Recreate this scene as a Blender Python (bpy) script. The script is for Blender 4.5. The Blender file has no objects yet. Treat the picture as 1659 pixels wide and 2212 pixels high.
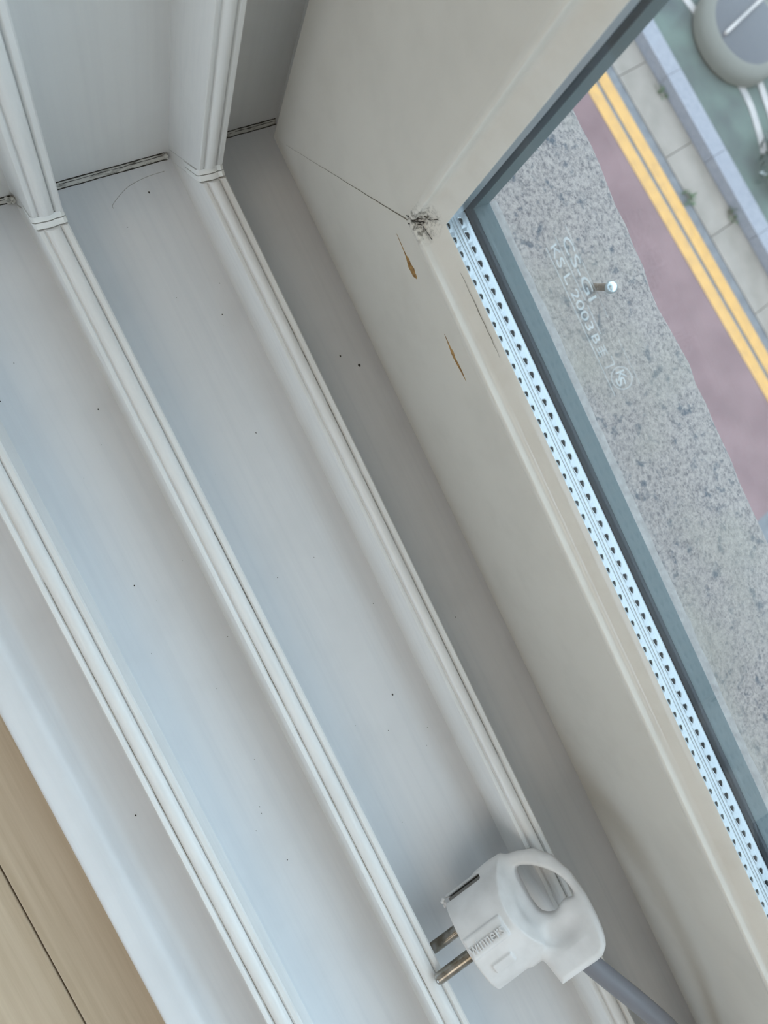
import bpy, bmesh, math, random
import numpy as np
from mathutils import Vector, Matrix
random.seed(7)
MM = 0.001
S = bpy.context.scene
COL = S.collection

# ------------------------------------------------------------------ camera
cam_d = bpy.data.cameras.new('camera')
cam = bpy.data.objects.new('camera', cam_d); COL.objects.link(cam); S.camera = cam
cam_d.sensor_fit = 'HORIZONTAL'; cam_d.sensor_width = 36.0; cam_d.lens = 36.0 * 1458.2 / 1659.0
cam_d.clip_start = 0.01; cam_d.clip_end = 200
RIGHT = Vector((0.43451, 0.84438, 0.31343)); FWD = Vector((0.06260, 0.31880, -0.94575)).normalized()
RIGHT = (RIGHT - FWD * RIGHT.dot(FWD)).normalized(); UP = RIGHT.cross(FWD)
cam.matrix_world = Matrix(((RIGHT.x, UP.x, -FWD.x, 0.165695), (RIGHT.y, UP.y, -FWD.y, -0.033051),
                           (RIGHT.z, UP.z, -FWD.z, 0.300), (0, 0, 0, 1)))
cam_d.dof.use_dof = True; cam_d.dof.focus_distance = 0.262; cam_d.dof.aperture_fstop = 21.0

# ------------------------------------------------------------------ world, light, exposure
W = bpy.data.worlds.new('overcast_sky'); S.world = W; W.use_nodes = True
wn = W.node_tree; bg = wn.nodes['Background']
bg.inputs['Color'].default_value = (0.68, 0.84, 1.0, 1); bg.inputs['Strength'].default_value = 2.95
ld = bpy.data.lights.new('ceiling_lamp', 'AREA'); ld.shape = 'RECTANGLE'; ld.size = 1.5; ld.size_y = 1.5
ld.energy = 11; ld.color = (1.0, 0.87, 0.70)
lo = bpy.data.objects.new('ceiling_lamp', ld); COL.objects.link(lo); lo.location = (0.7, -1.5, 2.25)
S.view_settings.view_transform = 'Standard'; S.view_settings.look = 'None'
S.view_settings.gamma = 1.0; S.view_settings.use_curve_mapping = False
S.view_settings.exposure = 0.16

# ------------------------------------------------------------------ material helpers
def mat(name, color, rough=0.5, metal=0.0, spec=0.5):
    m = bpy.data.materials.new(name); m.use_nodes = True
    b = m.node_tree.nodes['Principled BSDF']
    b.inputs['Base Color'].default_value = (*color, 1); b.inputs['Roughness'].default_value = rough
    b.inputs['Metallic'].default_value = metal; b.inputs['Specular IOR Level'].default_value = spec
    return m
def nd(m, t, **kw):
    n = m.node_tree.nodes.new(t)
    for k, v in kw.items(): setattr(n, k, v)
    return n
def lk(m, a, b): m.node_tree.links.new(a, b)
def pb(m): return m.node_tree.nodes['Principled BSDF']
def mapping(m, scale, rot=(0, 0, 0), loc=(0, 0, 0)):
    tc = nd(m, 'ShaderNodeTexCoord'); mp = nd(m, 'ShaderNodeMapping')
    mp.inputs['Scale'].default_value = scale; mp.inputs['Rotation'].default_value = rot; mp.inputs['Location'].default_value = loc
    lk(m, tc.outputs['Object'], mp.inputs['Vector']); return mp.outputs['Vector']
def noise(m, vec, scale, detail=3, rough=0.5):
    n = nd(m, 'ShaderNodeTexNoise'); n.inputs['Scale'].default_value = scale; n.inputs['Detail'].default_value = detail
    n.inputs['Roughness'].default_value = rough; lk(m, vec, n.inputs['Vector']); return n.outputs['Fac']
def ramp(m, fac, stops):
    r = nd(m, 'ShaderNodeValToRGB'); e = r.color_ramp.elements
    while len(e) < len(stops): e.new(0.5)
    for el, (p, c) in zip(e, stops): el.position = p; el.color = (*c, 1) if len(c) == 3 else c
    lk(m, fac, r.inputs['Fac']); return r.outputs['Color']
def mixc(m, fac, a, b, mode='MIX'):
    n = nd(m, 'ShaderNodeMix', data_type='RGBA', blend_type=mode)
    for s, v in ((n.inputs[0], fac), (n.inputs[6], a), (n.inputs[7], b)):
        if hasattr(v, 'is_output'): lk(m, v, s)
        elif isinstance(v, (int, float)): s.default_value = v
        else: s.default_value = (*v, 1)
    return n.outputs[2]
def bump(m, h, strength, dist):
    b = nd(m, 'ShaderNodeBump'); b.inputs['Strength'].default_value = strength; b.inputs['Distance'].default_value = dist
    lk(m, h, b.inputs['Height']); lk(m, b.outputs['Normal'], pb(m).inputs['Normal'])

def pvc(name, base, tint, rough=0.32, scale=(6, 260, 260), grime=None):
    """extruded PVC: faint wear streaks running along the extrusion"""
    m = mat(name, base, rough, 0, 0.45)
    st = noise(m, mapping(m, scale), 1.0, 4, 0.6)
    c = mixc(m, ramp(m, st, [(0.46, (0, 0, 0)), (0.72, (1, 1, 1))]), base, tint)
    cl = noise(m, mapping(m, (30, 30, 30)), 1.0, 3)
    c = mixc(m, ramp(m, cl, [(0.5, (0, 0, 0)), (0.8, (0.6, 0.6, 0.6))]), c, tuple(x * 0.9 for x in base))
    if grime:
        # a patch of black mould with its own shape around one corner of the bead
        (gx, gy, gz), rad = grime
        tc = nd(m, 'ShaderNodeTexCoord'); ds = nd(m, 'ShaderNodeVectorMath', operation='DISTANCE')
        lk(m, tc.outputs['Object'], ds.inputs[0]); ds.inputs[1].default_value = (gx, gy, gz)
        mr = nd(m, 'ShaderNodeMapRange'); mr.inputs['From Min'].default_value = rad; mr.inputs['From Max'].default_value = rad * 0.25
        lk(m, ds.outputs['Value'], mr.inputs['Value'])
        n2 = noise(m, mapping(m, (700, 700, 700)), 1.0, 4, 0.7)
        mu = nd(m, 'ShaderNodeMath', operation='MULTIPLY'); lk(m, mr.outputs['Result'], mu.inputs[0])
        lk(m, ramp(m, n2, [(0.46, (0, 0, 0)), (0.62, (1, 1, 1))]), mu.inputs[1])
        c = mixc(m, mu.outputs[0], c, (0.06, 0.05, 0.035))
    lk(m, c, pb(m).inputs['Base Color']); return m

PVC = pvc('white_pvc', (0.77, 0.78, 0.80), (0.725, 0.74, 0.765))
PVC_J_LIT = pvc('white_pvc_jamb_brightened', (0.86, 0.86, 0.85), (0.83, 0.83, 0.825), scale=(260, 260, 6))  # same plastic as the sill; extra brightness painted in to offset dim jamb light
CREAM = pvc('cream_pvc', (0.75, 0.705, 0.635), (0.72, 0.675, 0.605), 0.42, (60, 60, 60))
BEAD = pvc('bead_pvc', (0.79, 0.75, 0.685), (0.75, 0.705, 0.635), 0.16, (90, 90, 90), grime=((0.0975, 0.0915, 0.0985), 0.0085))
RAILW = pvc('rail_pvc', (0.83, 0.82, 0.805), (0.78, 0.775, 0.765), 0.28, (40, 400, 400))
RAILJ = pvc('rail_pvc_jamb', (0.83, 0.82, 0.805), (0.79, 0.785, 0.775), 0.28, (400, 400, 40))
FLASH = mat('weld_flash_pvc', (0.84, 0.84, 0.82), 0.35)
DIRT = mat('black_dirt', (0.035, 0.03, 0.026), 0.8)
DIRTY = mat('dirty_weld_bead', (0.50, 0.48, 0.43), 0.5)
lk(DIRTY, ramp(DIRTY, noise(DIRTY, mapping(DIRTY, (500, 120, 500)), 1.0, 4, 0.7), [(0.34, (0.12, 0.11, 0.09)), (0.50, (0.66, 0.65, 0.61))]), pb(DIRTY).inputs['Base Color'])
TEAL = mat('teal_grey_flange', (0.052, 0.076, 0.080), 0.5)
GASKET = mat('dark_gasket', (0.028, 0.034, 0.042), 0.75, 0, 0.2)
CAULK = mat('pale_caulk', (0.40, 0.38, 0.37), 0.8)
lk(CAULK, ramp(CAULK, noise(CAULK, mapping(CAULK, (300, 300, 300)), 1.0, 4, 0.6), [(0.35, (0.30, 0.265, 0.25)), (0.65, (0.42, 0.375, 0.355))]), pb(CAULK).inputs['Base Color'])
ALU = mat('mill_aluminium', (0.42, 0.45, 0.475), 0.42, 1.0)
_s = noise(ALU, mapping(ALU, (3, 2200, 2200)), 1.0, 3, 0.6); bump(ALU, _s, 0.25, 0.0002)
PIT = mat('spacer_hole_dark', (0.06, 0.08, 0.10), 0.6)
RUST = mat('rust_stain', (0.42, 0.22, 0.06), 0.7)
lk(RUST, ramp(RUST, noise(RUST, mapping(RUST, (500, 500, 500)), 1.0, 3), [(0.35, (0.22, 0.11, 0.03)), (0.65, (0.50, 0.29, 0.10))]), pb(RUST).inputs['Base Color'])
PLUGW = mat('plug_white_plastic', (0.78, 0.775, 0.765), 0.38)
_s = noise(PLUGW, mapping(PLUGW, (90, 90, 90)), 1.0, 4)
lk(PLUGW, ramp(PLUGW, _s, [(0.3, (0.72, 0.695, 0.68)), (0.6, (0.82, 0.795, 0.785))]), pb(PLUGW).inputs['Base Color'])
NICKEL = mat('tarnished_nickel', (0.62, 0.56, 0.48), 0.22, 1.0)
lk(NICKEL, ramp(NICKEL, noise(NICKEL, mapping(NICKEL, (160, 160, 160)), 1.0, 3), [(0.4, (0.20, 0.17, 0.13)), (0.62, (0.42, 0.40, 0.375))]), pb(NICKEL).inputs['Base Color'])
CABLE = mat('grey_cable_pvc', (0.21, 0.21, 0.235), 0.42)
WALLP = mat('wall_paint', (0.70, 0.69, 0.665), 0.8)
_s = noise(WALLP, mapping(WALLP, (80, 80, 80)), 1.0, 4); bump(WALLP, _s, 0.15, 0.001)
CEILP = mat('ceiling_paint', (0.78, 0.76, 0.72), 0.9)
_s = noise(CEILP, mapping(CEILP, (80, 80, 80)), 1.0, 4); bump(CEILP, _s, 0.1, 0.001)
# wood
WOOD = mat('oak_laminate', (0.4, 0.3, 0.2), 0.5)
_v = mapping(WOOD, (10, 330, 330)); _n = noise(WOOD, _v, 1.0, 5, 0.62)
_n2 = noise(WOOD, mapping(WOOD, (3, 40, 40)), 1.0, 2)
_c = ramp(WOOD, _n, [(0.28, (0.47, 0.36, 0.245)), (0.5, (0.57, 0.455, 0.325)), (0.74, (0.66, 0.54, 0.40))])
lk(WOOD, mixc(WOOD, 0.35, _c, ramp(WOOD, _n2, [(0.35, (0.48, 0.37, 0.255)), (0.65, (0.65, 0.53, 0.395))])), pb(WOOD).inputs['Base Color'])
bump(WOOD, _n, 0.12, 0.0004)
JOINT = mat('floor_underlay', (0.12, 0.09, 0.06), 0.9)
# granite
GRAN = mat('flamed_granite', (0.25, 0.26, 0.27), 0.85)
_v = mapping(GRAN, (1, 1, 1))
_f = noise(GRAN, _v, 620, 5, 0.7); _g = noise(GRAN, _v, 190, 3, 0.6); _k = noise(GRAN, _v, 25, 2)
_c = ramp(GRAN, _f, [(0.36, (0.122, 0.103, 0.104)), (0.47, (0.256, 0.211, 0.196)), (0.62, (0.366, 0.304, 0.274))])
_c = mixc(GRAN, ramp(GRAN, _g, [(0.30, (1, 1, 1)), (0.42, (0, 0, 0))]), _c, (0.07, 0.075, 0.09))
_c = mixc(GRAN, ramp(GRAN, _k, [(0.5, (0, 0, 0)), (0.75, (0.5, 0.5, 0.5))]), _c, (0.31, 0.27, 0.215))
lk(GRAN, _c, pb(GRAN).inputs['Base Color']); bump(GRAN, _f, 0.6, 0.001)
# street
ASPH = mat('asphalt', (0.17, 0.18, 0.20), 0.9)
lk(ASPH, ramp(ASPH, noise(ASPH, mapping(ASPH, (9, 9, 9)), 1.0, 5, 0.7), [(0.35, (0.117, 0.111, 0.121)), (0.65, (0.180, 0.171, 0.177))]), pb(ASPH).inputs['Base Color'])
REDP = mat('red_road_paint', (0.27, 0.17, 0.18), 0.85)
lk(REDP, ramp(REDP, noise(REDP, mapping(REDP, (2, 2, 2)), 1.0, 4), [(0.35, (0.168, 0.091, 0.092)), (0.65, (0.210, 0.118, 0.118))]), pb(REDP).inputs['Base Color'])
YEL = mat('yellow_line_paint', (0.62, 0.36, 0.10), 0.7)
lk(YEL, ramp(YEL, noise(YEL, mapping(YEL, (8, 8, 8)), 1.0, 4), [(0.3, (0.467, 0.243, 0.076)), (0.6, (0.570, 0.296, 0.084))]), pb(YEL).inputs['Base Color'])
WHITEL = mat('white_line_paint', (0.50, 0.52, 0.53), 0.7)
lk(WHITEL, ramp(WHITEL, noise(WHITEL, mapping(WHITEL, (5, 5, 5)), 1.0, 3), [(0.3, (0.347, 0.304, 0.293)), (0.6, (0.446, 0.380, 0.357))]), pb(WHITEL).inputs['Base Color'])
CONC = mat('gutter_concrete', (0.31, 0.30, 0.29), 0.9)
lk(CONC, ramp(CONC, noise(CONC, mapping(CONC, (3, 3, 3)), 1.0, 4), [(0.3, (0.215, 0.176, 0.150)), (0.65, (0.280, 0.226, 0.195))]), pb(CONC).inputs['Base Color'])
KERB = mat('kerb_granite', (0.36, 0.39, 0.45), 0.8)
lk(KERB, ramp(KERB, noise(KERB, mapping(KERB, (30, 30, 30)), 1.0, 4), [(0.3, (0.213, 0.205, 0.235)), (0.65, (0.274, 0.259, 0.282))]), pb(KERB).inputs['Base Color'])
VERGE = mat('green_ground', (0.12, 0.16, 0.15), 0.9)
lk(VERGE, ramp(VERGE, noise(VERGE, mapping(VERGE, (2.2, 2.2, 2.2)), 1.0, 3), [(0.3, (0.072, 0.078, 0.077)), (0.65, (0.112, 0.136, 0.118))]), pb(VERGE).inputs['Base Color'])
HOODL = mat('hood_pale_grey', (0.15, 0.135, 0.115), 0.6)
HOODD = mat('hood_dark_grey', (0.075, 0.07, 0.08), 0.5)
LEAF = mat('leaf_green', (0.08, 0.13, 0.06), 0.7)
LEAFD = mat('leaf_dark', (0.03, 0.05, 0.045), 0.7)
PETAL = mat('white_petals', (0.6, 0.6, 0.58), 0.7)
STEEL = mat('galvanised_steel', (0.62, 0.68, 0.70), 0.28, 1.0)
# glass: clear sheet, fresnel reflection
def glass(name, tint):
    m = bpy.data.materials.new(name); m.use_nodes = True; nt = m.node_tree; nt.nodes.clear()
    out = nt.nodes.new('ShaderNodeOutputMaterial'); mix = nt.nodes.new('ShaderNodeMixShader')
    tr = nt.nodes.new('ShaderNodeBsdfTransparent'); tr.inputs['Color'].default_value = (*tint, 1)
    gl = nt.nodes.new('ShaderNodeBsdfGlossy'); gl.inputs['Roughness'].default_value = 0.0
    fr = nt.nodes.new('ShaderNodeFresnel'); fr.inputs['IOR'].default_value = 1.5
    # unrefracted sheet: keep the same index on the inner side of each face
    ge = nt.nodes.new('ShaderNodeNewGeometry'); mr = nt.nodes.new('ShaderNodeMapRange')
    mr.inputs['To Min'].default_value = 1.5; mr.inputs['To Max'].default_value = 1 / 1.5
    nt.links.new(ge.outputs['Backfacing'], mr.inputs['Value']); nt.links.new(mr.outputs['Result'], fr.inputs['IOR'])
    nt.links.new(fr.outputs[0], mix.inputs[0]); nt.links.new(tr.outputs[0], mix.inputs[1]); nt.links.new(gl.outputs[0], mix.inputs[2])
    nt.links.new(mix.outputs[0], out.inputs['Surface']); return m
GLASS = glass('clear_glass', (0.975, 0.99, 0.985))
ETCH = bpy.data.materials.new('etched_frost'); ETCH.use_nodes = True
_nt = ETCH.node_tree; _nt.nodes.clear(); _o = _nt.nodes.new('ShaderNodeOutputMaterial')
_t = _nt.nodes.new('ShaderNodeBsdfTransparent'); _l = _nt.nodes.new('ShaderNodeBsdfTranslucent'); _d = _nt.nodes.new('ShaderNodeBsdfDiffuse')
_l.inputs['Color'].default_value = _d.inputs['Color'].default_value = (0.9, 0.93, 0.93, 1)
_m1 = _nt.nodes.new('ShaderNodeMixShader'); _m1.inputs[0].default_value = 0.35; _m2 = _nt.nodes.new('ShaderNodeMixShader'); _m2.inputs[0].default_value = 0.33
_nt.links.new(_l.outputs[0], _m1.inputs[1]); _nt.links.new(_d.outputs[0], _m1.inputs[2])
_nt.links.new(_t.outputs[0], _m2.inputs[1]); _nt.links.new(_m1.outputs[0], _m2.inputs[2]); _nt.links.new(_m2.outputs[0], _o.inputs['Surface'])

# ------------------------------------------------------------------ mesh helpers (input in millimetres)
def link(name, me, material=None, parent=None):
    o = bpy.data.objects.new(name, me); COL.objects.link(o)
    if material:
        for m in (material if isinstance(material, (list, tuple)) else [material]): me.materials.append(m)
    if parent: o.parent = parent
    return o
def build(name, verts, faces, material, parent=None, smooth=None, scale=MM, recalc=True, mi=None):
    me = bpy.data.meshes.new(name)
    me.from_pydata([tuple(c * scale for c in v) for v in verts], [], faces)
    if mi is not None: me.polygons.foreach_set('material_index', mi)
    if recalc:
        bm = bmesh.new(); bm.from_mesh(me); bmesh.ops.recalc_face_normals(bm, faces=bm.faces); bm.to_mesh(me); bm.free()
    if smooth is not None:
        me.polygons.foreach_set('use_smooth', [True] * len(me.polygons))
        if smooth < 180: me.set_sharp_from_angle(angle=math.radians(smooth))
    me.update()
    return link(name, me, material, parent)
def empty(name, loc=(0, 0, 0)):
    o = bpy.data.objects.new(name, None); COL.objects.link(o); o.empty_display_size = 0.02
    o.location = loc; return o
def tag(o, label=None, cat=None, group=None, kind=None):
    if label: o['label'] = label
    if cat: o['category'] = cat
    if group: o['group'] = group
    if kind: o['kind'] = kind
    return o
def fillet(pts, n=4):
    """pts: (y,h[,r]) closed polygon -> rounded corners"""
    out = []; N = len(pts)
    for i, p in enumerate(pts):
        P = Vector(p[:2]); r = p[2] if len(p) > 2 else 0
        if r <= 0: out.append((P.x, P.y)); continue
        A = Vector(pts[i - 1][:2]) - P; B = Vector(pts[(i + 1) % N][:2]) - P
        d = min(r, A.length * 0.49, B.length * 0.49)
        a = P + A.normalized() * d; b = P + B.normalized() * d
        for k in range(n + 1):
            t = k / n; q = a.lerp(P, t).lerp(P.lerp(b, t), t); out.append((q.x, q.y))
    return out
WW, TT = 1500.0, 1900.0      # the frame's clear size
def side_pt(side, s, y, h):
    if side == 'sill': return (s, y, h)
    if side == 'jamb': return (h, y, s)
    if side == 'far_jamb': return (WW - h, y, s)
    return (s, y, TT - h)
def sweep(name, side, prof, material, parent=None, off=0.0, smooth=35):
    Lm = WW if side in ('sill', 'head') else TT
    n = len(prof); v = []
    for e in (0, 1):
        for (y, h) in prof: v.append(side_pt(side, (h + off) if e == 0 else (Lm - h - off), y, h))
    f = [(i, (i + 1) % n, n + (i + 1) % n, n + i) for i in range(n)]
    f += [tuple(range(n))[::-1], tuple(range(n, 2 * n))]
    return build(name, v, f, material, parent, smooth)
def box(name, lo, hi, material, parent=None, bev=0.0, scale=MM):
    bm = bmesh.new(); bmesh.ops.create_cube(bm, size=1)
    for v in bm.verts: v.co = Vector([(lo[i] + hi[i]) / 2 + v.co[i] * (hi[i] - lo[i]) for i in range(3)]) * scale
    if bev > 0: bmesh.ops.bevel(bm, geom=list(bm.edges), offset=bev * scale, segments=2, affect='EDGES', profile=0.5)
    me = bpy.data.meshes.new(name); bm.to_mesh(me); bm.free(); return link(name, me, material, parent)
def catmull(P, n):
    P = [Vector(p) for p in P]; Q = [2 * P[0] - P[1]] + P + [2 * P[-1] - P[-2]]; out = []
    for i in range(1, len(Q) - 2):
        a, b, c, d = Q[i - 1:i + 3]
        for k in range(n):
            t = k / n
            out.append(0.5 * ((2 * b) + (c - a) * t + (2 * a - 5 * b + 4 * c - d) * t * t + (3 * b - a - 3 * c + d) * t ** 3))
    out.append(P[-1]); return out
def tube(name, path, r, material, parent=None, seg=10, scale=MM, radii=None):
    path = [Vector(p) for p in path]; v = []; f = []; N = len(path)
    up = Vector((0, 0, 1)) if abs((path[1] - path[0]).normalized().z) < 0.9 else Vector((1, 0, 0))
    for i, p in enumerate(path):
        t = (path[min(i + 1, N - 1)] - path[max(i - 1, 0)]).normalized()
        x = t.cross(up).normalized(); y = x.cross(t).normalized(); up = y
        rr = radii[i] if radii else r
        for k in range(seg):
            an = 2 * math.pi * k / seg; v.append(p + x * (rr * math.cos(an)) + y * (rr * math.sin(an)))
    for i in range(N - 1):
        for k in range(seg):
            k2 = (k + 1) % seg; f.append((i * seg + k, i * seg + k2, (i + 1) * seg + k2, (i + 1) * seg + k))
    f += [tuple(range(seg)), tuple(range((N - 1) * seg, N * seg))]
    return build(name, v, f, material, parent, 50, scale)

# ================================================================== THE WINDOW (structure)
win = tag(empty('window_1'), 'white plastic sliding window frame with three tracks and a fixed double-glazed pane', 'window', kind='structure')
SIDES = ('sill', 'jamb', 'far_jamb', 'head')
base_p = fillet([(-107, -25), (-107, 9, 2.0), (-96.0, 9, 2.6), (-90.5, 4.2, 3.0), (-66, 3.6), (-66, 0), (55, 0), (55, -4),
                 (106, -4), (106, 92), (122, 92), (122, -25)])
def rail_prof(y0, base, w=11.5, top=26.0):
    # left lip, groove, round bulge, groove, right lip
    p = [(y0 - 1.4, base - 1), (y0 - 0.9, base + 1.2), (y0 + 0.1, base + 4.5), (y0, top - 0.9), (y0 + 0.5, top - 0.1), (y0 + 1.2, top), (y0 + 2.0, top - 0.2), (y0 + 2.5, top - 0.9)]
    x0, x1 = y0 + 2.9, y0 + w - 3.3
    cx, r = (x0 + x1) / 2, (x1 - x0) / 2
    for k in range(11):
        an = math.pi * (1 - k / 10); p.append((cx + r * math.cos(an), top - 0.7 + 1.9 * math.sin(an)))
    p += [(y0 + w - 3.1, top - 1.2), (y0 + w - 2.7, top - 0.3), (y0 + w - 2.2, top + 0.15), (y0 + w - 0.6, top + 0.15), (y0 + w, top - 0.5),
          (y0 + w, base + 2.5), (y0 + w + 0.7, base + 0.6), (y0 + w + 1.2, base - 1)]
    return p
RAILS = ((-73.0, 0.0, 11.5), (-16.6, 0.0, 11.7), (50.2, -4.0, 10.9))
face_p = fillet([(94.6, 11, 0.6), (89.3, 94.6), (106.2, 94.6), (106.2, 11)])
bead_p = fillet([(89.3, 93.6), (89.2, 95.2, 0.4), (89.5, 96.1, 0.7), (92.1, 96.1, 0.7), (93.2, 97.0, 1.2), (95.3, 101.6, 2.0), (96.7, 103.3, 0.5), (96.78, 93.6)], 6)
gask_p = [(108.5, 92), (108.5, 99.2), (109.2, 99.6), (110.6, 100.1), (111.0, 100.2), (111.0, 92)]
flan_p = fillet([(111.0, 92), (111.0, 100.3), (118.0, 100.3, 0.4), (118.0, 92)])
frames = {}
for sd in SIDES:
    pm = PVC if sd in ('sill', 'head') else PVC_J_LIT
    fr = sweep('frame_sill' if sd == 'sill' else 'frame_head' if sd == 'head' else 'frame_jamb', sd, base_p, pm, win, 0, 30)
    frames[sd] = fr
    for (y0, b0, w) in RAILS:
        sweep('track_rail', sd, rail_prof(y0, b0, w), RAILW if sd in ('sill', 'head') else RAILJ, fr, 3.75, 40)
    sweep('frame_face', sd, face_p, CREAM, win, 0, 30)
    sweep('glazing_bead', sd, bead_p, BEAD, win, 0, 40)
    sweep('gasket', sd, gask_p, GASKET, win, 0, 30)
    sweep('outer_flange', sd, flan_p, TEAL, win, 0, 30)
# caulk strip on the sill side only, with an uneven outer lip
v = []; f = []; NX = 260
for i in range(NX + 1):
    x = 100 + i * (WW - 200) / NX
    j = random.uniform(-0.35, 0.35); k = random.uniform(-0.25, 0.25)
    v += [(x, 118.02, 92), (x, 118.02, 99.6), (x, 119.6, 99.9 + k * 0.4), (x, 121.2 + j, 100.1 + k), (x, 122.0 + j, 99.0 + k), (x, 122.0, 92)]
for i in range(NX):
    for q in range(5): f.append((i * 6 + q, i * 6 + q + 1, i * 6 + q + 7, i * 6 + q + 6))
build('caulk_strip', v, f, CAULK, win, 40)
# glass panes
def pane(name, y0, y1, h0):
    return box(name, (h0, y0, h0), (WW - h0, y1, TT - h0), GLASS, win)
pin_ = pane('glass_pane', 96.85, 98.0, 94.5); pout = pane('glass_pane', 109.2, 110.4, 99.0)
# spacer bar with two rows of stamped holes (real pits)
def spacer(side, pits=True):
    Lm = WW if side in ('sill', 'head') else TT
    v = []; f = []; mi = []
    y0, y1, ht, hb = 98.05, 108.45, 100.0, 95.0
    rows = (99.35, 104.5)
    s0, s1 = 100.0, Lm - 100.0
    pitch = 5.2; n = int((s1 - s0) / pitch) if pits else 1
    bands = [y0 + 0.15, 98.45, 100.45, 104.3, 106.5, y1 - 1.2]
    def add(vs, m=0):
        b = len(v); v.extend(side_pt(side, *q) for q in vs); f.append(tuple(range(b, b + len(vs)))); mi.append(m)
    L = s1 - s0
    # side walls, plain bands and the rounded shoulder
    hs = {bands[0]: ht - 0.25}
    add([(s0, y0, hb), (s1, y0, hb), (s1, y0 + 0.15, ht - 0.25), (s0, y0 + 0.15, ht - 0.25)])
    add([(s0, bands[0], ht - 0.25), (s1, bands[0], ht - 0.25), (s1, bands[1], ht), (s0, bands[1], ht)])
    ys = np.linspace(100.45, 103.4, 12)
    zz = [ht + (0.12 if k in (3, 7, 8) else 0.0) for k in range(12)]
    for a, b, ha, hb2 in zip(ys[:-1], ys[1:], zz[:-1], zz[1:]):
        add([(s0, a, ha), (s1, a, ha), (s1, b, hb2), (s0, b, hb2)])
    sh = [(105.6, ht), (106.5, ht - 0.04), (107.1, ht - 0.14), (107.6, ht - 0.34), (108.0, ht - 0.7), (108.3, ht - 1.4), (y1, hb)]
    for (a, ha), (b, hb2) in zip(sh[:-1], sh[1:]): add([(s0, a, ha), (s1, a, ha), (s1, b, hb2), (s0, b, hb2)])
    for (ya, yb, yc, rl, rw) in ((98.45, 100.45, rows[0], 1.0, 0.48), (103.4, 105.6, rows[1], 1.2, 0.66)):
        if not pits:
            add([(s0, ya, ht), (s1, ya, ht), (s1, yb, ht), (s0, yb, ht)]); continue
        for i in range(n):
            a = s0 + i * L / n; b = s0 + (i + 1) * L / n; c = (a + b) / 2
            M = 12
            outer = []; rim = []; inn = []; bot = []
            for k in range(M):
                an = 2 * math.pi * (k + 0.5) / M; ca, sa = math.cos(an), math.sin(an)
                t = 1 / max(abs(ca), abs(sa))
                outer.append((c + ca * t * (b - a) / 2, (ya + yb) / 2 + sa * t * (yb - ya) / 2, ht))
                # clover-like hole: the punch leaves three small lobes
                w = 1 + 0.22 * math.cos(3 * an + 0.6)
                rim.append((c + ca * rl * 1.3 * w, yc + sa * rw * 1.35, ht + 0.13))
                inn.append((c + ca * rl * w, yc + sa * rw * w, ht + 0.02))
                bot.append((c + ca * rl * 0.8 * w, yc + sa * rw * 0.8 * w, ht - 0.9))
            for k in range(M):
                k2 = (k + 1) % M
                add([outer[k], outer[k2], rim[k2], rim[k]]); add([rim[k], rim[k2], inn[k2], inn[k]])
                add([inn[k], inn[k2], bot[k2], bot[k]], 1)
            add(bot, 1)
            # fill the four corners of the cell
            for (sx, sy) in ((1, 1), (-1, 1), (-1, -1), (1, -1)):
                cx = c + sx * (b - a) / 2; cy = (ya + yb) / 2 + sy * (yb - ya) / 2
                near = sorted(outer, key=lambda q: (q[0] - cx) ** 2 / (b - a) ** 2 + (q[1] - cy) ** 2 / (yb - ya) ** 2)[:2]
                add([near[0], (cx, cy, ht), near[1]])
    o = build('spacer_bar', v, f, [ALU, PIT], win, None, MM, False, mi)
    bm = bmesh.new(); bm.from_mesh(o.data); bmesh.ops.remove_doubles(bm, verts=bm.verts, dist=1e-6)
    bmesh.ops.recalc_face_normals(bm, faces=bm.faces); bm.to_mesh(o.data); bm.free()
    return o
for sd in SIDES: tag(spacer(sd, sd == 'sill'), 'perforated aluminium spacer bar')

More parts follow.
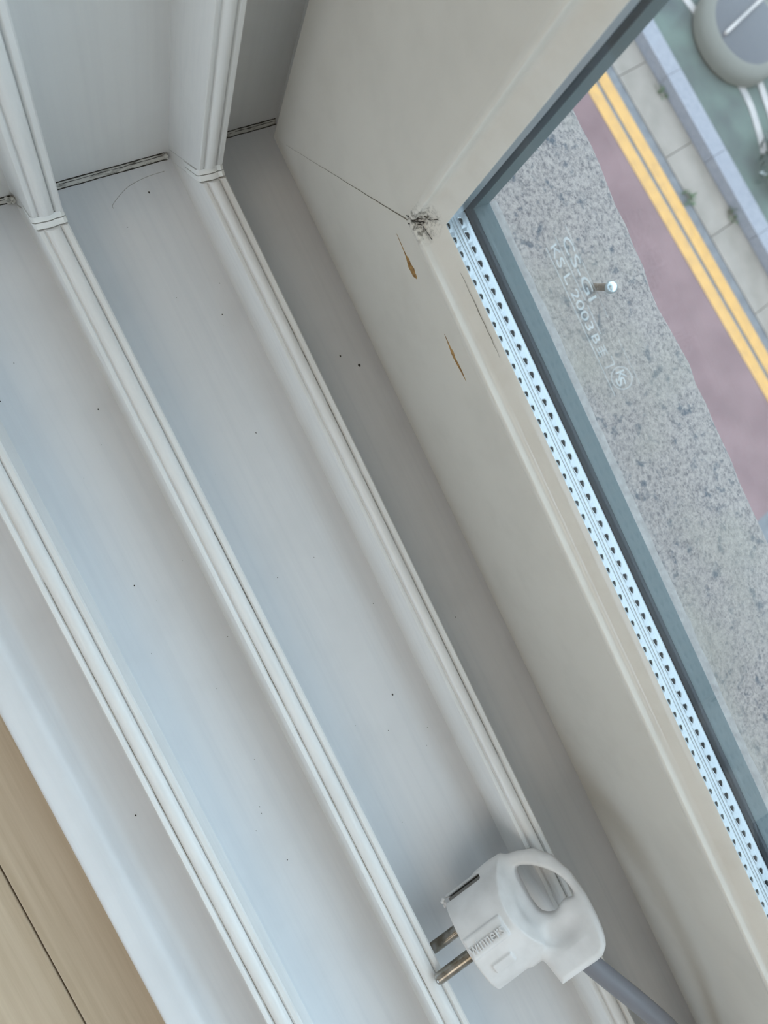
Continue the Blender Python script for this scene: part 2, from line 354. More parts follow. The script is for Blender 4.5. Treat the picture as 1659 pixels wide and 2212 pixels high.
# weld flash at the corners of the rails: two slabs with dark gaps on the mitre plane
def mitre_prism(name, prof, t0, t1, material, parent, grow=0.35):
    cy = sum(p[0] for p in prof) / len(prof); ch = sum(p[1] for p in prof) / len(prof)
    nrm = Vector((1, 0, -1)).normalized(); v = []; n = len(prof)
    for t in (t0, t1):
        for (y, h) in prof:
            g = Vector((y - cy, h - ch)); L = max(g.length, 1e-6); g = g * (1 + grow / L)
            v.append(Vector((ch + g.y, cy + g.x, ch + g.y)) + nrm * t)
    f = [(i, (i + 1) % n, n + (i + 1) % n, n + i) for i in range(n)] + [tuple(range(n))[::-1], tuple(range(n, 2 * n))]
    return build(name, v, f, material, parent, 40)
for (y0, b0, w) in RAILS:
    y1 = y0 + w
    wavy = [(y0 - 0.2, 16), (y0 - 0.1, 25.6), (y0 + 0.8, 26.4), (y0 + 2.6, 26.6), (y0 + 4.6, 27.0), (y0 + 6.5, 27.0), (y0 + 8.0, 26.6), (y1 - 1.4, 27.0), (y1 - 0.2, 26.5), (y1 + 0.15, 25.5), (y1 + 0.1, 16)]
    mitre_prism('weld_flash', wavy, -2.35, -0.22, FLASH, frames['jamb'], 0.3)
    mitre_prism('weld_flash', wavy, 0.14, 2.3, FLASH, frames['sill'], 0.35)
    core = [(y0 + 0.7, 18), (y0 + 0.8, 25.2), (y1 - 0.8, 25.4), (y1 - 0.7, 18)]
    mitre_prism('weld_gap', core, -2.9, 2.9, DIRT, frames['sill'], 0.0)
    foot = [(y0 - 1.3, b0 - 1), (y0 - 0.8, b0 + 1.4), (y0 + 0.05, b0 + 4.6), (y0 + 0.05, 19), (y1 - 0.05, 19), (y1 - 0.05, b0 + 2.5), (y1 + 1.1, b0 - 1)]
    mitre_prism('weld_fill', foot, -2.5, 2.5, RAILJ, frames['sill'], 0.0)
# dirty weld seams where the floors of the sill meet the jamb
def seam(ya, yb, z0, wj, dirty=1.0):
    n = max(6, int((yb - ya) / 1.2)); ys = [ya + (yb - ya) * i / n for i in range(n + 1)]
    g = [random.uniform(-1, 1) for _ in ys]; g = [(g[max(i - 1, 0)] + g[i] + g[min(i + 1, n)]) / 3 for i in range(n + 1)]
    v = []; f = []
    for y, q in zip(ys, g):
        r = wj + 0.25 * q
        v += [(z0 - 0.3, y, z0 + r), (z0 + 0.35, y, z0 + r * 0.95), (z0 + 0.75 + 0.15 * q, y, z0 + 0.85), (z0 + r * 0.95, y, z0 + 0.4), (z0 + r, y, z0 - 0.3)]
    for i in range(n):
        for k in range(4): f.append((i * 5 + k, i * 5 + k + 1, i * 5 + k + 6, i * 5 + k + 5))
    build('weld_bead', v, f, DIRTY, frames['sill'], 60)
    for (dx, dz, r) in ((0.1, wj + 0.15, 0.26), (0.55, wj * 0.55, 0.2), (wj + 0.15, 0.05, 0.22)):
        tube('dirt_line', [(z0 + dx + 0.12 * q, y, z0 + dz + 0.15 * g[-i]) for i, (y, q) in enumerate(zip(ys, g))], r, DIRT, frames['sill'], 5,
             radii=[r * (0.75 + 0.5 * random.random()) for _ in ys])
seam(-4.0, 48.6, 0.0, 1.9); seam(-60.5, -18.6, 0.0, 1.7); seam(62.2, 105.5, -4.0, 1.7)
for (yy, zz) in ((48.2, 0.6), (-20.0, 0.8), (-18.2, 1.4)):
    bm = bmesh.new(); bmesh.ops.create_icosphere(bm, subdivisions=2, radius=1.5 * MM)
    for q in bm.verts: q.co *= random.uniform(0.75, 1.2); q.co.y *= 0.8; q.co += Vector((zz + 0.6, yy, zz + 0.6)) * MM
    me = bpy.data.meshes.new('weld_blob'); bm.to_mesh(me); bm.free(); link('weld_blob', me, DIRTY, frames['sill'])
# mitre hairline on the broad face, growing dirtier towards the glass
P0, P1 = Vector((22, 93.75, 22)), Vector((94.5, 89.2, 94.5))
pts = [P0.lerp(P1, i / 24) + Vector((random.uniform(-.15, .15), -0.02, 0)) for i in range(25)]
tube('mitre_line', pts, 0.1, mat('hairline_dirt', (0.20, 0.175, 0.13), 0.8), win, 5, radii=[0.03 + 0.15 * (i / 24) ** 2 for i in range(25)])
for (a, b, r) in (((93.5, 88.9, 95.6), (97.5, 92.0, 98.6), 0.28), ((95.6, 88.9, 94.2), (98.8, 92.0, 97.2), 0.25), ((96.0, 89.2, 97.0), (98.5, 92.4, 98.3), 0.35),
                  ((98.2, 92.2, 100.0), (101.0, 94.4, 103.6), 0.18), ((99.0, 92.2, 97.0), (104.5, 92.8, 97.6), 0.16)):
    a, b = Vector(a), Vector(b)
    tube('dirt_line', [a.lerp(b, i / 8) + Vector((random.uniform(-.2, .2), 0, random.uniform(-.2, .2))) for i in range(9)], r, DIRT, win, 5, radii=[r * random.uniform(.4, 1.1) for _ in range(9)])
# a black scuff along the bead, close to the pane
scuff = [(119 + i * 2.4, 94.9 + random.uniform(-.15, .15), 101.5 + random.uniform(-.15, .15)) for i in range(14)]
tube('dirt_line', scuff, 0.15, mat('scuff_grey', (0.17, 0.145, 0.115), 0.8), win, 5, radii=[0.03 + 0.12 * math.sin(math.pi * i / 13) * random.uniform(.5, 1.2) for i in range(14)])
# two rust streaks on the broad face
def stain(pts, w):
    v = []; f = []
    for (x, z), ww in zip(pts, w):
        y = 94.6 - (z - 11) * (5.3 / 83.6)
        v += [(x, y - 0.06, z + ww), (x, y - 0.10, z), (x, y - 0.06, z - ww)]
    for i in range(len(pts) - 1):
        for k in (0, 1): f.append((i * 3 + k, i * 3 + k + 1, i * 3 + k + 4, i * 3 + k + 3))
    tag(build('rust_streak', v, f, RUST, win), 'orange rust streak')
stain([(93.6, 82.6), (97, 82.4), (100, 82.1), (102, 81.9), (103.6, 82.0), (105.5, 81.6), (107.5, 82.2), (109, 81.6), (110.8, 82.0)], [0.12, 0.25, 0.3, 0.5, 1.2, 1.7, 2.0, 1.5, 0.4])
stain([(132.9, 83.2), (136, 82.9), (138.5, 82.6), (140, 82.7), (142, 82.3), (145, 82.6), (148, 82.9), (151.5, 82.8)], [0.12, 0.4, 0.6, 1.1, 0.7, 0.75, 0.5, 0.1])
# a faint curved scratch and dust specks on the tracks
tube('scratch', catmull([(16, 17.4, 0.02), (14, 18.4, 0.02), (9.1, 26.9, 0.02), (7.05, 36.3, 0.02), (6.7, 45, 0.02)], 6), 0.1, mat('scratch_grey', (0.38, 0.37, 0.35), 0.6), frames['sill'], 5)
v = []; f = []
sp = [(13.7, 34.6, 0, .55), (93, -25.5, 0, .5), (165.7, -44.4, 0, .45), (262.4, 33.2, 0, .6), (76, -57.6, 0, .4), (74, 40, 0, .4), (117.4, 90.5, -4, 1.0), (110, 83.8, -4, .6), (247.3, 79, -4, .35), (248, -82.8, 5, .5), (128, 30, 0, .35), (300, -40, 0, .4), (190, 10, 0, .3), (221, 44, 0, .35)]
for k in range(26): sp.append((random.uniform(20, 420), random.choice((random.uniform(-58, -20), random.uniform(0, 46))), 0, random.uniform(.12, .28)))
for (x, y, z, r) in sp:
    b = len(v); v += [(x, y, z + 0.25)] + [(x + r * math.cos(k * 1.2566) * random.uniform(.6, 1.2), y + r * .7 * math.sin(k * 1.2566), z + 0.02) for k in range(5)]
    f += [(b, b + 1 + k, b + 1 + (k + 1) % 5) for k in range(5)]
tag(build('dust_specks', v, f, DIRT, frames['sill']), 'tiny dark dust specks', kind='stuff')
# long dirt lines in the grooves of the rails
for (y0, b0, w), segs in zip(RAILS, (((150, 420, 2.65),), ((160, 214, 8.65), (196, 330, 2.75), (300, 450, 2.75)), ((90, 420, 8.0), (255, 345, 5.2)))):
    for (xa, xb, dy) in segs:
        n = int((xb - xa) / 5); pts = [(xa + (xb - xa) * i / n, y0 + dy + random.uniform(-.08, .08), 25.25) for i in range(n + 1)]
        tube('dirt_line', pts, 0.14, mat('groove_dirt', (0.22, 0.20, 0.17), 0.8), frames['sill'], 5, radii=[random.uniform(.02, .11) for _ in pts])
# etched stamp on the inner pane
def text_mesh(txt, x0, x1, z0, z1, y, parent, name='etched_text'):
    cu = bpy.data.curves.new('t', 'FONT'); cu.body = txt; cu.size = 1; cu.extrude = 0.004; cu.resolution_u = 3
    cu.offset = 0.0
    ob = bpy.data.objects.new('t', cu); COL.objects.link(ob)
    dg = bpy.context.evaluated_depsgraph_get(); me = bpy.data.meshes.new_from_object(ob.evaluated_get(dg)); bpy.data.objects.remove(ob)
    co = np.array([q.co[:] for q in me.vertices]); mn, mx = co.min(0), co.max(0)
    for q in me.vertices:
        u = (q.co.x - mn[0]) / (mx[0] - mn[0]); w = (q.co.y - mn[1]) / (mx[1] - mn[1])
        q.co = Vector((x0 + (x1 - x0) * u, y - 0.02 + q.co.z, z0 + (z1 - z0) * w)) * MM
    me.materials.clear(); me.name = name
    return link(name, me, ETCH, parent)
YG = 96.83
text_mesh('CS-GI', 132.0, 150.2, 149.2, 152.6, YG, pin_); text_mesh('KS L 2003', 131.6, 157.0, 143.9, 147.0, YG, pin_); text_mesh('B', 158.6, 161.0, 144.2, 147.2, YG, pin_)
def strip(x0, z0, x1, z1, w=0.19):
    d = Vector((x1 - x0, z1 - z0)); d.normalize(); n = Vector((-d.y, d.x)) * w
    v = [(x0 + n.x, YG - .02, z0 + n.y), (x1 + n.x, YG - .02, z1 + n.y), (x1 - n.x, YG - .02, z1 - n.y), (x0 - n.x, YG - .02, z0 - n.y)]
    build('etched_line', v, [(0, 1, 2, 3)], ETCH, pin_)
strip(130.9, 142.5, 176.6, 143.1); strip(130.3, 147.6, 149.2, 148.1); strip(150.7, 148.1, 159.3, 148.2); strip(129.6, 152.9, 156.3, 153.3, .1); strip(163.0, 153.4, 176, 153.9, .1)
for k in range(4): strip(162.2, 144.2 + k * 1.05, 165.0, 144.3 + k * 1.05, .2)
strip(163.6, 144.0, 163.6, 147.6, .2); strip(168.2, 144.2, 168.3, 148.2, .2); strip(165.7, 148.3, 168.4, 148.2, .18)
v = []; f = []
for k in range(40):
    an = 2 * math.pi * k / 40
    for r in (1.0, 0.91): v.append((172.6 + 3.3 * r * math.cos(an), YG - .02, 148.4 + 4.1 * r * math.sin(an)))
f = [(2 * k, 2 * k + 1, (2 * k + 3) % 80, (2 * k + 2) % 80) for k in range(40)]
build('etched_ring', v, f, ETCH, pin_)
text_mesh('K', 170.6, 173.2, 147.0, 150.6, YG, pin_); text_mesh('S', 172.2, 174.6, 145.9, 149.4, YG, pin_)

# ================================================================== FLOOR, WALLS, CEILING
fl = tag(empty('floor'), 'light oak laminate floor beside the window frame', 'floor', kind='structure')
box('underlay', (-800, -3200, -60), (2300, -107.2, -33.2), JOINT, fl)
pw = 118.0; yj = -141.0; row = 0; y_hi = yj + pw; plank_me = {}
while y_hi > -3200:
    ylo = y_hi - pw; hi = min(y_hi, -107.3)
    xs = [-800 + (row * 437) % 900 - 900 + k * 1200 for k in range(5)]
    for x in xs:
        xa, xb = max(x, -800), min(x + 1200, 2300)
        if xb - xa < 20: continue
        box('plank', (xa + 0.25, ylo + 0.3, -33), (xb - 0.25, hi - 0.3, -25), WOOD, fl, 0.5 if row < 3 else 0)
    y_hi = ylo; row += 1
def quad_wall(name, boxes, material, label):
    v = []; f = []
    for lo, hi in boxes:
        b = len(v)
        for z in (lo[2], hi[2]): v += [(lo[0], lo[1], z), (hi[0], lo[1], z), (hi[0], hi[1], z), (lo[0], hi[1], z)]
        f += [(b, b + 3, b + 2, b + 1), (b + 4, b + 5, b + 6, b + 7), (b, b + 1, b + 5, b + 4), (b + 1, b + 2, b + 6, b + 5), (b + 2, b + 3, b + 7, b + 6), (b + 3, b, b + 4, b + 7)]
    return tag(build(name, v, f, material, None, None, MM, False), label, 'ceiling' if name == 'ceiling' else 'wall', kind='structure')
quad_wall('wall_front', [((-3000, -106, -5990), (4500, 190, -60)), ((-3000, 122.5, -60), (4500, 190, 10)), ((-3000, -106, -60), (-25.5, 122.4, 2300)), ((WW + 25.5, -106, -60), (4500, 122.4, 2300)),
                         ((-25.5, -106, TT + 25.5), (WW + 25.5, 122.4, 2300))], WALLP, 'painted wall around the window')
quad_wall('wall_left', [((-900, -3200, -60), (-800, -106.5, 2300))], WALLP, 'side wall of the room next to the window')
quad_wall('wall_right', [((2300, -3200, -60), (2400, -106.5, 2300))], WALLP, 'side wall at the far end of the window')
quad_wall('wall_back', [((-900, -3300, -60), (250, -3201, 2300)), ((2250, -3300, -60), (2400, -3201, 2300)), ((250, -3300, -60), (2250, -3201, 500)), ((250, -3300, 1850), (2250, -3201, 2300))], WALLP, 'rear wall of the room with a broad opening added for fill light')  # opening added, sized and shifted to send fill daylight onto face and jamb
quad_wall('ceiling', [((-900, -3300, 2301), (2400, 122, 2360))], CEILP, 'white ceiling of the room')

# ================================================================== OUTSIDE: granite ledge, bolt, street
def rough_ledge():
    v = []; f = []; n = 300; x0, x1 = -600, 2200
    for i in range(n + 1):
        x = x0 + (x1 - x0) * i / n; j = random.uniform(-0.7, 0.7); k = random.uniform(-.3, .3)
        if abs(x - 160) < 14: j -= 1.8
        v += [(x, 122.6, 10.2), (x, 122.6, 70), (x, 160, 70 + k * .5), (x, 198 + j, 70 + k), (x, 200.5 + j, 68.6 + k), (x, 200.8 + j * .5, 40), (x, 200.5, 10.2)]
    for i in range(n):
        for q in range(6): f.append((i * 7 + q, i * 7 + q + 1, i * 7 + q + 8, i * 7 + q + 7))
        f.append((i * 7 + 6, i * 7, i * 7 + 7, i * 7 + 13))
    f += [tuple(range(7))[::-1], tuple(n * 7 + q for q in range(7))]
    return build('granite_ledge', v, f, GRAN, None, 40)
tag(rough_ledge(), 'rough grey granite ledge just outside the glass', 'ledge', kind='structure')
bolt = tag(empty('anchor_bolt', (0.1373, 0.1708, 0.070)), 'small shiny bolt with rusty shank standing on the granite ledge', 'bolt')
hv = Vector((4.6, 0.6, 9.6)); ax = hv.normalized(); x_ = ax.orthogonal().normalized(); y_ = ax.cross(x_)
def lathe(name, prof, material, parent, seg=16, ax=ax, org=Vector((0, 0, 0)), scale=MM):
    xx = ax.orthogonal().normalized(); yy = ax.cross(xx); v = []; f = []
    for (r, t) in prof:
        for k in range(seg):
            an = 2 * math.pi * k / seg; v.append(org + ax * t + xx * (r * math.cos(an)) + yy * (r * math.sin(an)))
    for i in range(len(prof) - 1):
        for k in range(seg): k2 = (k + 1) % seg; f.append((i * seg + k, i * seg + k2, (i + 1) * seg + k2, (i + 1) * seg + k))
    f += [tuple(range(seg)), tuple(range((len(prof) - 1) * seg, len(prof) * seg))]
    return build(name, v, f, material, parent, 40, scale)
lathe('shank', [(1.5, -0.3), (1.5, 1), (1.3, 1.3), (1.5, 1.6), (1.3, 2), (1.5, 2.4), (1.3, 2.8), (1.5, 3.2), (1.35, 3.6), (1.5, 4), (1.5, 7.4)], mat('rusty_steel', (0.20, 0.14, 0.10), 0.7, 0.4), bolt)
lathe('head', [(1.6, 7.2), (2.5, 7.5), (2.6, 8.6), (2.3, 9.7), (1.5, 10.5), (0.4, 10.8)], STEEL, bolt)

road = tag(empty('road', (0, 0, -6)), 'street far below the window', 'road', kind='structure')
U = Vector((0.9895, 0.1445, 0)); U.normalize(); Nn = Vector((-U.y, U.x, 0)); O = Vector((-2.62, 6.63, -6.0))
def rp(u, d, z=0): return O + U * u + Nn * d + Vector((0, 0, z))
RZ = Vector((0, 0, -6))
def slab(name, u0, u1, d0, d1, z0, z1, material, parent, bev=0.0):
    v = [rp(u, d, z) - RZ for z in (z0, z1) for (u, d) in ((u0, d0), (u1, d0), (u1, d1), (u0, d1))]
    f = [(3, 2, 1, 0), (4, 5, 6, 7), (0, 1, 5, 4), (1, 2, 6, 5), (2, 3, 7, 6), (3, 0, 4, 7)]
    return build(name, v, f, material, parent, None, 1.0)
tag(slab('carriageway', -30, 40, -14, 0.52, -0.1, 0, ASPH, road), 'grey asphalt')
tag(slab('red_lane_strip', -18, 5.25, -1.7, -0.01, 0.0005, 0.006, REDP, road), 'dusty red painted strip')
tag(slab('yellow_line', -18, 30, 0.0, 0.165, 0.0005, 0.008, YEL, road)); tag(slab('yellow_line', -18, 30, 0.218, 0.383, 0.0005, 0.008, YEL, road))
for k in range(-8, 14):
    u0 = 1.02 + k * 1.1
    slab('gutter_slab', u0, u0 + 1.09, 0.52, 1.02, -0.08, 0.012 + 0.004 * random.random(), CONC, road)
    slab('kerb_stone', u0 + 0.3, u0 + 1.395, 1.03, 1.28, -0.08, 0.15, KERB, road)
slab('gutter_bed', -12, 18, 0.52, 1.3, -0.2, -0.081, ASPH, road)
tag(slab('verge', -30, 40, 1.285, 14, -0.08, 0.11, VERGE, road), 'dull green ground behind the kerb')
slab('far_ground', -60, 60, 14, 60, -0.08, 0.09, VERGE, road)
def ribbon(name, pts, w, z, material, parent):
    P = catmull([Vector((*p, 0)) for p in pts], 8); v = []; f = []
    for i, p in enumerate(P):
        t = (P[min(i + 1, len(P) - 1)] - P[max(i - 1, 0)]).normalized(); nn = Vector((-t.y, t.x, 0)) * w / 2
        for zz in (z, z + 0.012):
            v += [p + nn + Vector((0, 0, zz)), p - nn + Vector((0, 0, zz))]
    for i in range(len(P) - 1):
        a = i * 4; b = a + 4
        f += [(a + 2, a + 3, b + 3, b + 2), (a, a + 2, b + 2, b), (a + 1, b + 1, b + 3, a + 3)]
    f += [(0, 1, 3, 2)]
    return build(name, v, f, material, parent, None, 1.0)
ribbon('painted_line', [(-4.6, 8.05), (-3.9, 8.32), (-3.42, 8.50), (-2.95, 8.66), (-2.40, 8.76), (-1.93, 8.82), (-1.45, 8.75), (-1.28, 8.70)], 0.10, 0.111, WHITEL, road)
ribbon('painted_line', [(-3.3, 9.05), (-2.7, 9.12), (-2.28, 9.14), (-1.76, 9.09), (-1.2, 8.97), (-0.6, 8.8)], 0.10, 0.111, WHITEL, road)
# grey rounded hood beyond the kerb
hood = tag(empty('street_hood', (-2.753, 8.985, -5.89)), 'blurred grey rounded metal hood with a pale bar beyond the kerb', 'street fixture')
Z = Vector((0, 0, 1))
lathe('shell', [(0.60, 0.0), (0.64, 0.03), (0.645, 0.12), (0.62, 0.19), (0.57, 0.23), (0.52, 0.24)], HOODL, hood, 40, Z, Vector((0, 0, 0)), 1.0)
lathe('cover', [(0.525, 0.20), (0.515, 0.235), (0.46, 0.25), (0.02, 0.255)], HOODD, hood, 40, Z, Vector((0, 0, 0)), 1.0)
bm = bmesh.new(); bmesh.ops.create_cube(bm, size=1)
for q in bm.verts: q.co = Vector((q.co.x * 0.045, q.co.y * 0.88, 0.27 + q.co.z * 0.05))
bmesh.ops.bevel(bm, geom=list(bm.edges), offset=0.01, segments=2, affect='EDGES')
me = bpy.data.meshes.new('bar'); bm.to_mesh(me); bm.free(); bar = link('bar', me, WHITEL, hood)
bar.rotation_euler.z = math.radians(18.5); bar.location = (-0.11, -0.04, 0)
# plants: a dark shrub with pale flowers at the verge, weeds between gutter and kerb
def plant(name, loc, n, rad, h, label, cat, mats, group=None, ll=0.12):
    r = tag(empty(name, loc), label, cat, group); 
    for mm, cnt, nm in mats:
        v = []; f = []
        for _ in range(cnt):
            an = random.uniform(0, 6.283); rr = rad * random.random() ** .5; c = Vector((rr * math.cos(an), rr * math.sin(an), h * random.uniform(.15, 1) * (1 - .5 * rr / rad)))
            d = Vector((random.uniform(-1, 1), random.uniform(-1, 1), random.uniform(-.2, .9))).normalized(); s = d.cross(Vector((random.random(), random.random(), 1))).normalized()
            l = ll * random.uniform(.6, 1.2); b = len(v)
            v += [c, c + d * l * .5 + s * l * .25, c + d * l, c + d * l * .5 - s * l * .25 + Vector((0, 0, .01))]; f.append((b, b + 1, b + 2, b + 3))
        build(nm, v, f, mm, r, None, 1.0, False)
    return r
plant('shrub', (-1.0, 8.86, -5.89), 0, 0.46, 0.45, 'dark leafy shrub with pale flowers on the green verge', 'shrub', ((LEAFD, 260, 'foliage'), (LEAF, 90, 'leaves'), (PETAL, 26, 'blossom')))
for (u, d, lab) in ((0.32, 1.0, 'low weed tuft at the kerb foot near the metal hood'), (2.05, 1.0, 'low weed tuft at the kerb foot below the shrub'), (1.55, 0.50, 'thin weed tuft beside the yellow line')):
    P = rp(u, d, 0.0)
    plant('weed_tuft', P, 0, 0.09, 0.06, lab, 'weed', ((LEAF, 34, 'leaves'),), 'weeds along the kerb', 0.07)

# ================================================================== THE POWER PLUG
PO = Vector((362.395, 11.095, 27.0))
PA = Vector((-0.172918, 0.945316, 0.276545)); PB = Vector((0.812802, -0.021621, 0.582138)); PC = Vector((-0.556284, -0.325439, 0.764616))
def PL(a, b, c): return PO + PA * a + PB * b + PC * c
plug = tag(empty('power_plug', PO * MM), 'white two-pin power plug with ring handle and grey cable lying across the tracks', 'plug')
plug_off = PO
def padd(name, v, f, material, parent=plug, smooth=60, recalc=True):
    wv = [PL(*q) - plug_off for q in v]
    return build(name, wv, f, material, parent, smooth, MM, recalc)
def poly_sdf(X, Y, P):
    d = np.full(X.shape, 1e9); sgn = np.ones(X.shape); n = len(P)
    for i in range(n):
        ax_, ay_ = P[i]; bx_, by_ = P[i - 1]
        ex, ey = bx_ - ax_, by_ - ay_; wx, wy = X - ax_, Y - ay_
        t = np.clip((wx * ex + wy * ey) / (ex * ex + ey * ey), 0, 1)
        d = np.minimum(d, (wx - ex * t) ** 2 + (wy - ey * t) ** 2)
        c1 = Y >= ay_; c2 = Y < by_; c3 = ex * wy > ey * wx
        fl_ = (c1 & c2 & c3) | (~c1 & ~c2 & ~c3); sgn = np.where(fl_, -sgn, sgn)
    return sgn * np.sqrt(d)
def smooth_poly(P, n=5):
    Q = [Vector(P[-1])] + [Vector(p) for p in P] + [Vector(P[0]), Vector(P[1])]; out = []
    for i in range(1, len(Q) - 2):
        a, b, c, d = Q[i - 1], Q[i], Q[i + 1], Q[i + 2]
        for k in range(n):
            t = k / n; q = 0.5 * ((2 * b) + (c - a) * t + (2 * a - 5 * b + 4 * c - d) * t * t + (3 * b - a - 3 * c + d) * t ** 3); out.append((q.x, q.y))
    return out
def smin(a, b, k):
    h = np.clip(0.5 + 0.5 * (b - a) / k, 0, 1); return b * (1 - h) + a * h - k * h * (1 - h)
def surface_nets(F, org, h):
    ins = F < 0; nx, ny, nz = F.shape
    acc = np.zeros((nx - 1, ny - 1, nz - 1, 3)); cnt = np.zeros((nx - 1, ny - 1, nz - 1))
    base = np.stack(np.meshgrid(np.arange(nx - 1), np.arange(ny - 1), np.arange(nz - 1), indexing='ij'), -1).astype(float)
    cor = [(i, j, k) for i in (0, 1) for j in (0, 1) for k in (0, 1)]
    sl = lambda c: (slice(c[0], nx - 1 + c[0]), slice(c[1], ny - 1 + c[1]), slice(c[2], nz - 1 + c[2]))
    for a in cor:
        for ax_ in range(3):
            if a[ax_]: continue
            b = list(a); b[ax_] = 1; b = tuple(b)
            fa, fb = F[sl(a)], F[sl(b)]; m = (fa < 0) != (fb < 0)
            t = np.where(m, fa / np.where(m, fa - fb, 1), 0)
            p = np.array(a, float) + 0 * base; p[..., ax_] += t
            acc += np.where(m[..., None], p, 0); cnt += m
    act = cnt > 0; idx = -np.ones(cnt.shape, int); idx[act] = np.arange(act.sum())
    V = (base[act] + acc[act] / cnt[act][:, None]) * h + np.array(org)
    faces = []
    for ax_ in range(3):
        o1, o2 = [x for x in range(3) if x != ax_]
        s0 = [slice(1, -1)] * 3; s1 = [slice(1, -1)] * 3
        s0[ax_] = slice(0, -1); s1[ax_] = slice(1, None)
        m = ins[tuple(s0)] != ins[tuple(s1)]; I = np.argwhere(m); 
        off = np.ones(3, int); off[ax_] = 0; I = I + off
        def cell(d1, d2):
            J = I.copy(); J[:, o1] -= d1; J[:, o2] -= d2; return idx[J[:, 0], J[:, 1], J[:, 2]]
        faces.append(np.stack([cell(0, 0), cell(1, 0), cell(1, 1), cell(0, 1)], 1))
    return V, np.concatenate(faces)
OUT2 = [(17, -19.6), (24, -20.2), (29.1, -19.4), (36.4, -17.4), (42.9, -14.5), (48.1, -8.4), (50.7, 0.5), (50.8, 10.6), (49.4, 19.4), (47.9, 25.0), (46.3, 28.3), (43.0, 30.4), (40, 30.6), (23.5, 30.0), (22.0, 18.9), (17, 18.9)]
HOLE = smooth_poly([(33.1, -12.5), (38.9, -9.4), (44.6, -3.0), (47.0, 2.8), (46.6, 8.3), (41.5, 7.6), (36.1, 9.0), (31.2, 6.0), (30.1, 0.0), (30.5, -5.2), (31.0, -9.6)])
h_ = 0.5; org = (-2.0, -23.0, -21.5)
ga = np.arange(org[0], 53.5, h_); gb = np.arange(org[1], 33.5, h_); gc = np.arange(org[2], 23.5, h_)
A_, B_, C_ = np.meshgrid(ga, gb, gc, indexing='ij')
A2, B2 = np.meshgrid(ga, gb, indexing='ij')
def boxsd(lo, hi, r=0.4, X=None, Y=None, Zc=None):
    X = A_ if X is None else X; Y = B_ if Y is None else Y; Zc = C_ if Zc is None else Zc
    q = [np.abs(g - (l + u) / 2) - (u - l) / 2 + r for g, l, u in zip((X, Y, Zc), lo, hi)]
    return np.sqrt(sum(np.maximum(k, 0) ** 2 for k in q)) + np.minimum(np.maximum(np.maximum(q[0], q[1]), q[2]), 0) - r
rad = np.sqrt((B_ + 0.4) ** 2 + (C_ * 1.03) ** 2) - 19.6
a_end = 21.5 + 0.020 * B_ ** 2
q0 = rad + 1.2; q1 = np.maximum(-A_, A_ - a_end) + 1.2
cone = (rad + 1.15 * (A_ - a_end)) / 1.52
q0 = np.maximum(rad, cone) + 0.6; q1 = np.maximum(-A_, A_ - 34) + 0.6
barrel = np.sqrt(np.maximum(q0, 0) ** 2 + np.maximum(q1, 0) ** 2) + np.minimum(np.maximum(q0, q1), 0) - 0.6
flat = C_ - 18.6                                   # moulded flat carrying the lettering
sd2 = poly_sdf(A2, B2, OUT2)[..., None] + 0 * C_
th = 7.6 + 1.0 * np.clip((B_ - 14) / 8, 0, 1) - 1.6 * np.clip((A_ - 40) / 8, 0, 1) * np.clip((16 - B_) / 8, 0, 1)
q0 = sd2 + 2.6; q1 = np.abs(C_ + 1.0) - th + 2.6
slab_ = np.sqrt(np.maximum(q0, 0) ** 2 + np.maximum(q1, 0) ** 2) + np.minimum(np.maximum(q0, q1), 0) - 2.6
body = smin(barrel, slab_, 3.5)
hd = poly_sdf(A2, B2, HOLE)[..., None] + 0 * C_
body = -smin(-body, hd, 1.6)
# scoop for the thumb around the hole
scoop = np.sqrt(((A_ - 37) / 11) ** 2 + ((B_ - 2) / 12.5) ** 2 + ((C_ - 12) / 8.5) ** 2) - 1
body = -smin(-body, scoop * 8.5, 2.0)
dip = np.sqrt(((A_ - 35) / 8) ** 2 + ((B_ - 15.5) / 4.5) ** 2 + ((C_ - 8.6) / 3.4) ** 2) - 1
body = -smin(-body, dip * 3.4, 2.0)
body = np.minimum(body, boxsd((0.6, -2.2, 10), (18.2, 6.0, 19.9), 0.5))                   # lettered pad
an = math.atan2(12.5, 15.3); bb = B_ * math.cos(an) - C_ * math.sin(an); cc = B_ * math.sin(an) + C_ * math.cos(an)
body = np.minimum(body, boxsd((5.0, -2.2, 12), (14.5, 2.0, 19.95), 0.3, A_, bb, cc))      # small second pad
body = np.maximum(body, -boxsd((-2, -18.6, -3.5), (18.2, -16.6, 14), 0.2))              # earth-contact slot
V, FQ = surface_nets(body, org, h_)
body_o = padd('body', [tuple(p) for p in V], [tuple(int(i) for i in q) for q in FQ], PLUGW, plug, 180)
sm = body_o.modifiers.new('smooth', 'SMOOTH'); sm.factor = 0.5; sm.iterations = 3
# lettering on the pad
cu = bpy.data.curves.new('t', 'FONT'); cu.body = 'winners'; cu.size = 1; cu.extrude = 0.05; cu.resolution_u = 3
ob = bpy.data.objects.new('t', cu); COL.objects.link(ob); dg = bpy.context.evaluated_depsgraph_get()
me = bpy.data.meshes.new_from_object(ob.evaluated_get(dg)); bpy.data.objects.remove(ob)
co = np.array([q.co[:] for q in me.vertices]); mn, mx = co.min(0), co.max(0)
for q in me.vertices:
    u = (q.co.x - mn[0]) / (mx[0] - mn[0]); w = (q.co.y - mn[1]) / (mx[1] - mn[1]); e = (q.co.z - mn[2]) / (mx[2] - mn[2])
    q.co = (PL(1.3 + 15.9 * u, 4.5 - 4.2 * w, 19.6 + 1.15 * e) - plug_off) * MM
me.materials.clear(); me.flip_normals(); tag(link('raised_lettering', me, PLUGW, body_o), 'raised white lettering')
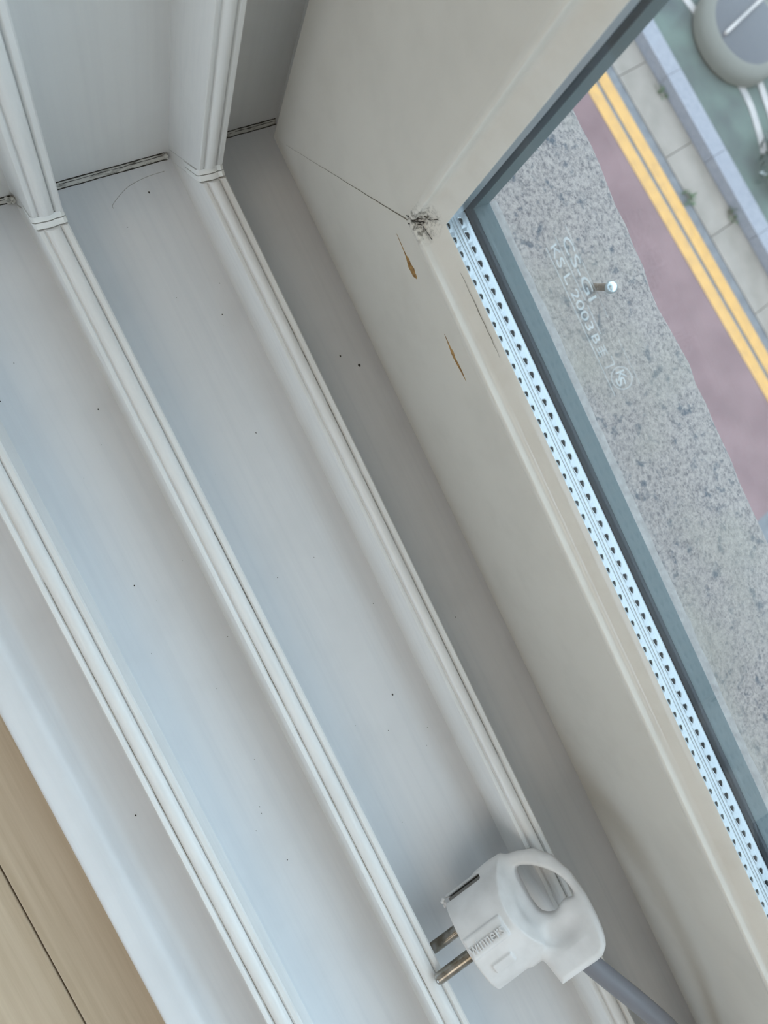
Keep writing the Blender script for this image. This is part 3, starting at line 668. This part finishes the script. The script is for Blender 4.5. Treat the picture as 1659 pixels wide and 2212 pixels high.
# pins
def pin(b, c):
    seg = 20; prof = [(2.4, 3), (2.4, -17.6), (2.15, -18.5), (1.5, -19.1), (0.5, -19.35)]; v = []; f = []
    for (r, t) in prof:
        for k in range(seg): an = 2 * math.pi * k / seg; v.append((t, b + r * math.cos(an), c + r * math.sin(an)))
    for i in range(len(prof) - 1):
        for k in range(seg): k2 = (k + 1) % seg; f.append((i * seg + k, i * seg + k2, (i + 1) * seg + k2, (i + 1) * seg + k))
    f += [tuple(range(seg)), tuple(range((len(prof) - 1) * seg, len(prof) * seg))]
    tag(padd('pin', v, f, NICKEL, plug, 40), 'tarnished metal pin')
pin(3.4, 7.6); pin(-6.9, -7.8)
# sprung earth contact in the slot and scraps of moulding flash
def pbox(name, lo, hi, material):
    v = [(x, y, z) for z in (lo[2], hi[2]) for (x, y) in ((lo[0], lo[1]), (hi[0], lo[1]), (hi[0], hi[1]), (lo[0], hi[1]))]
    padd(name, v, [(3, 2, 1, 0), (4, 5, 6, 7), (0, 1, 5, 4), (1, 2, 6, 5), (2, 3, 7, 6), (3, 0, 4, 7)], material, plug, None)
pbox('earth_contact', (0.8, -18.2, -3.2), (17.6, -17.0, 1.5), mat('contact_grey', (0.34, 0.34, 0.34), 0.4, 0.8))
for k in range(4):
    a, b, c = -0.6 - 0.5 * (k % 2), -18.6 + 0.8 * k - 0.4 * (k % 2), 6.5
    bm = bmesh.new(); bmesh.ops.create_icosphere(bm, subdivisions=2, radius=0.8)
    v = [(a + q.co.x * random.uniform(.6, 1.4), b + q.co.y * random.uniform(.6, 1.3), c + q.co.z) for q in bm.verts]; bm.verts.index_update()
    f = [tuple(q.index for q in fc.verts) for fc in bm.faces]; bm.free(); padd('moulding_flash', v, f, PLUGW, body_o)
# cable
c0 = PL(36.2, 24, -1.0); c1 = PL(36.6, 30.5, -1.0)
path = catmull([c0, c1, Vector((412, 58.0, 54.5)), Vector((434.5, 66.0, 50.5)), Vector((470, 75.0, 40)), Vector((540, 79, 16)), Vector((640, 79, 3.0)), Vector((800, 78, 1.0)), Vector((1000, 78, 0.6))], 10)
tag(tube('cable', [p - plug_off for p in path], 4.2, CABLE, plug, 18), 'thick grey power cable')
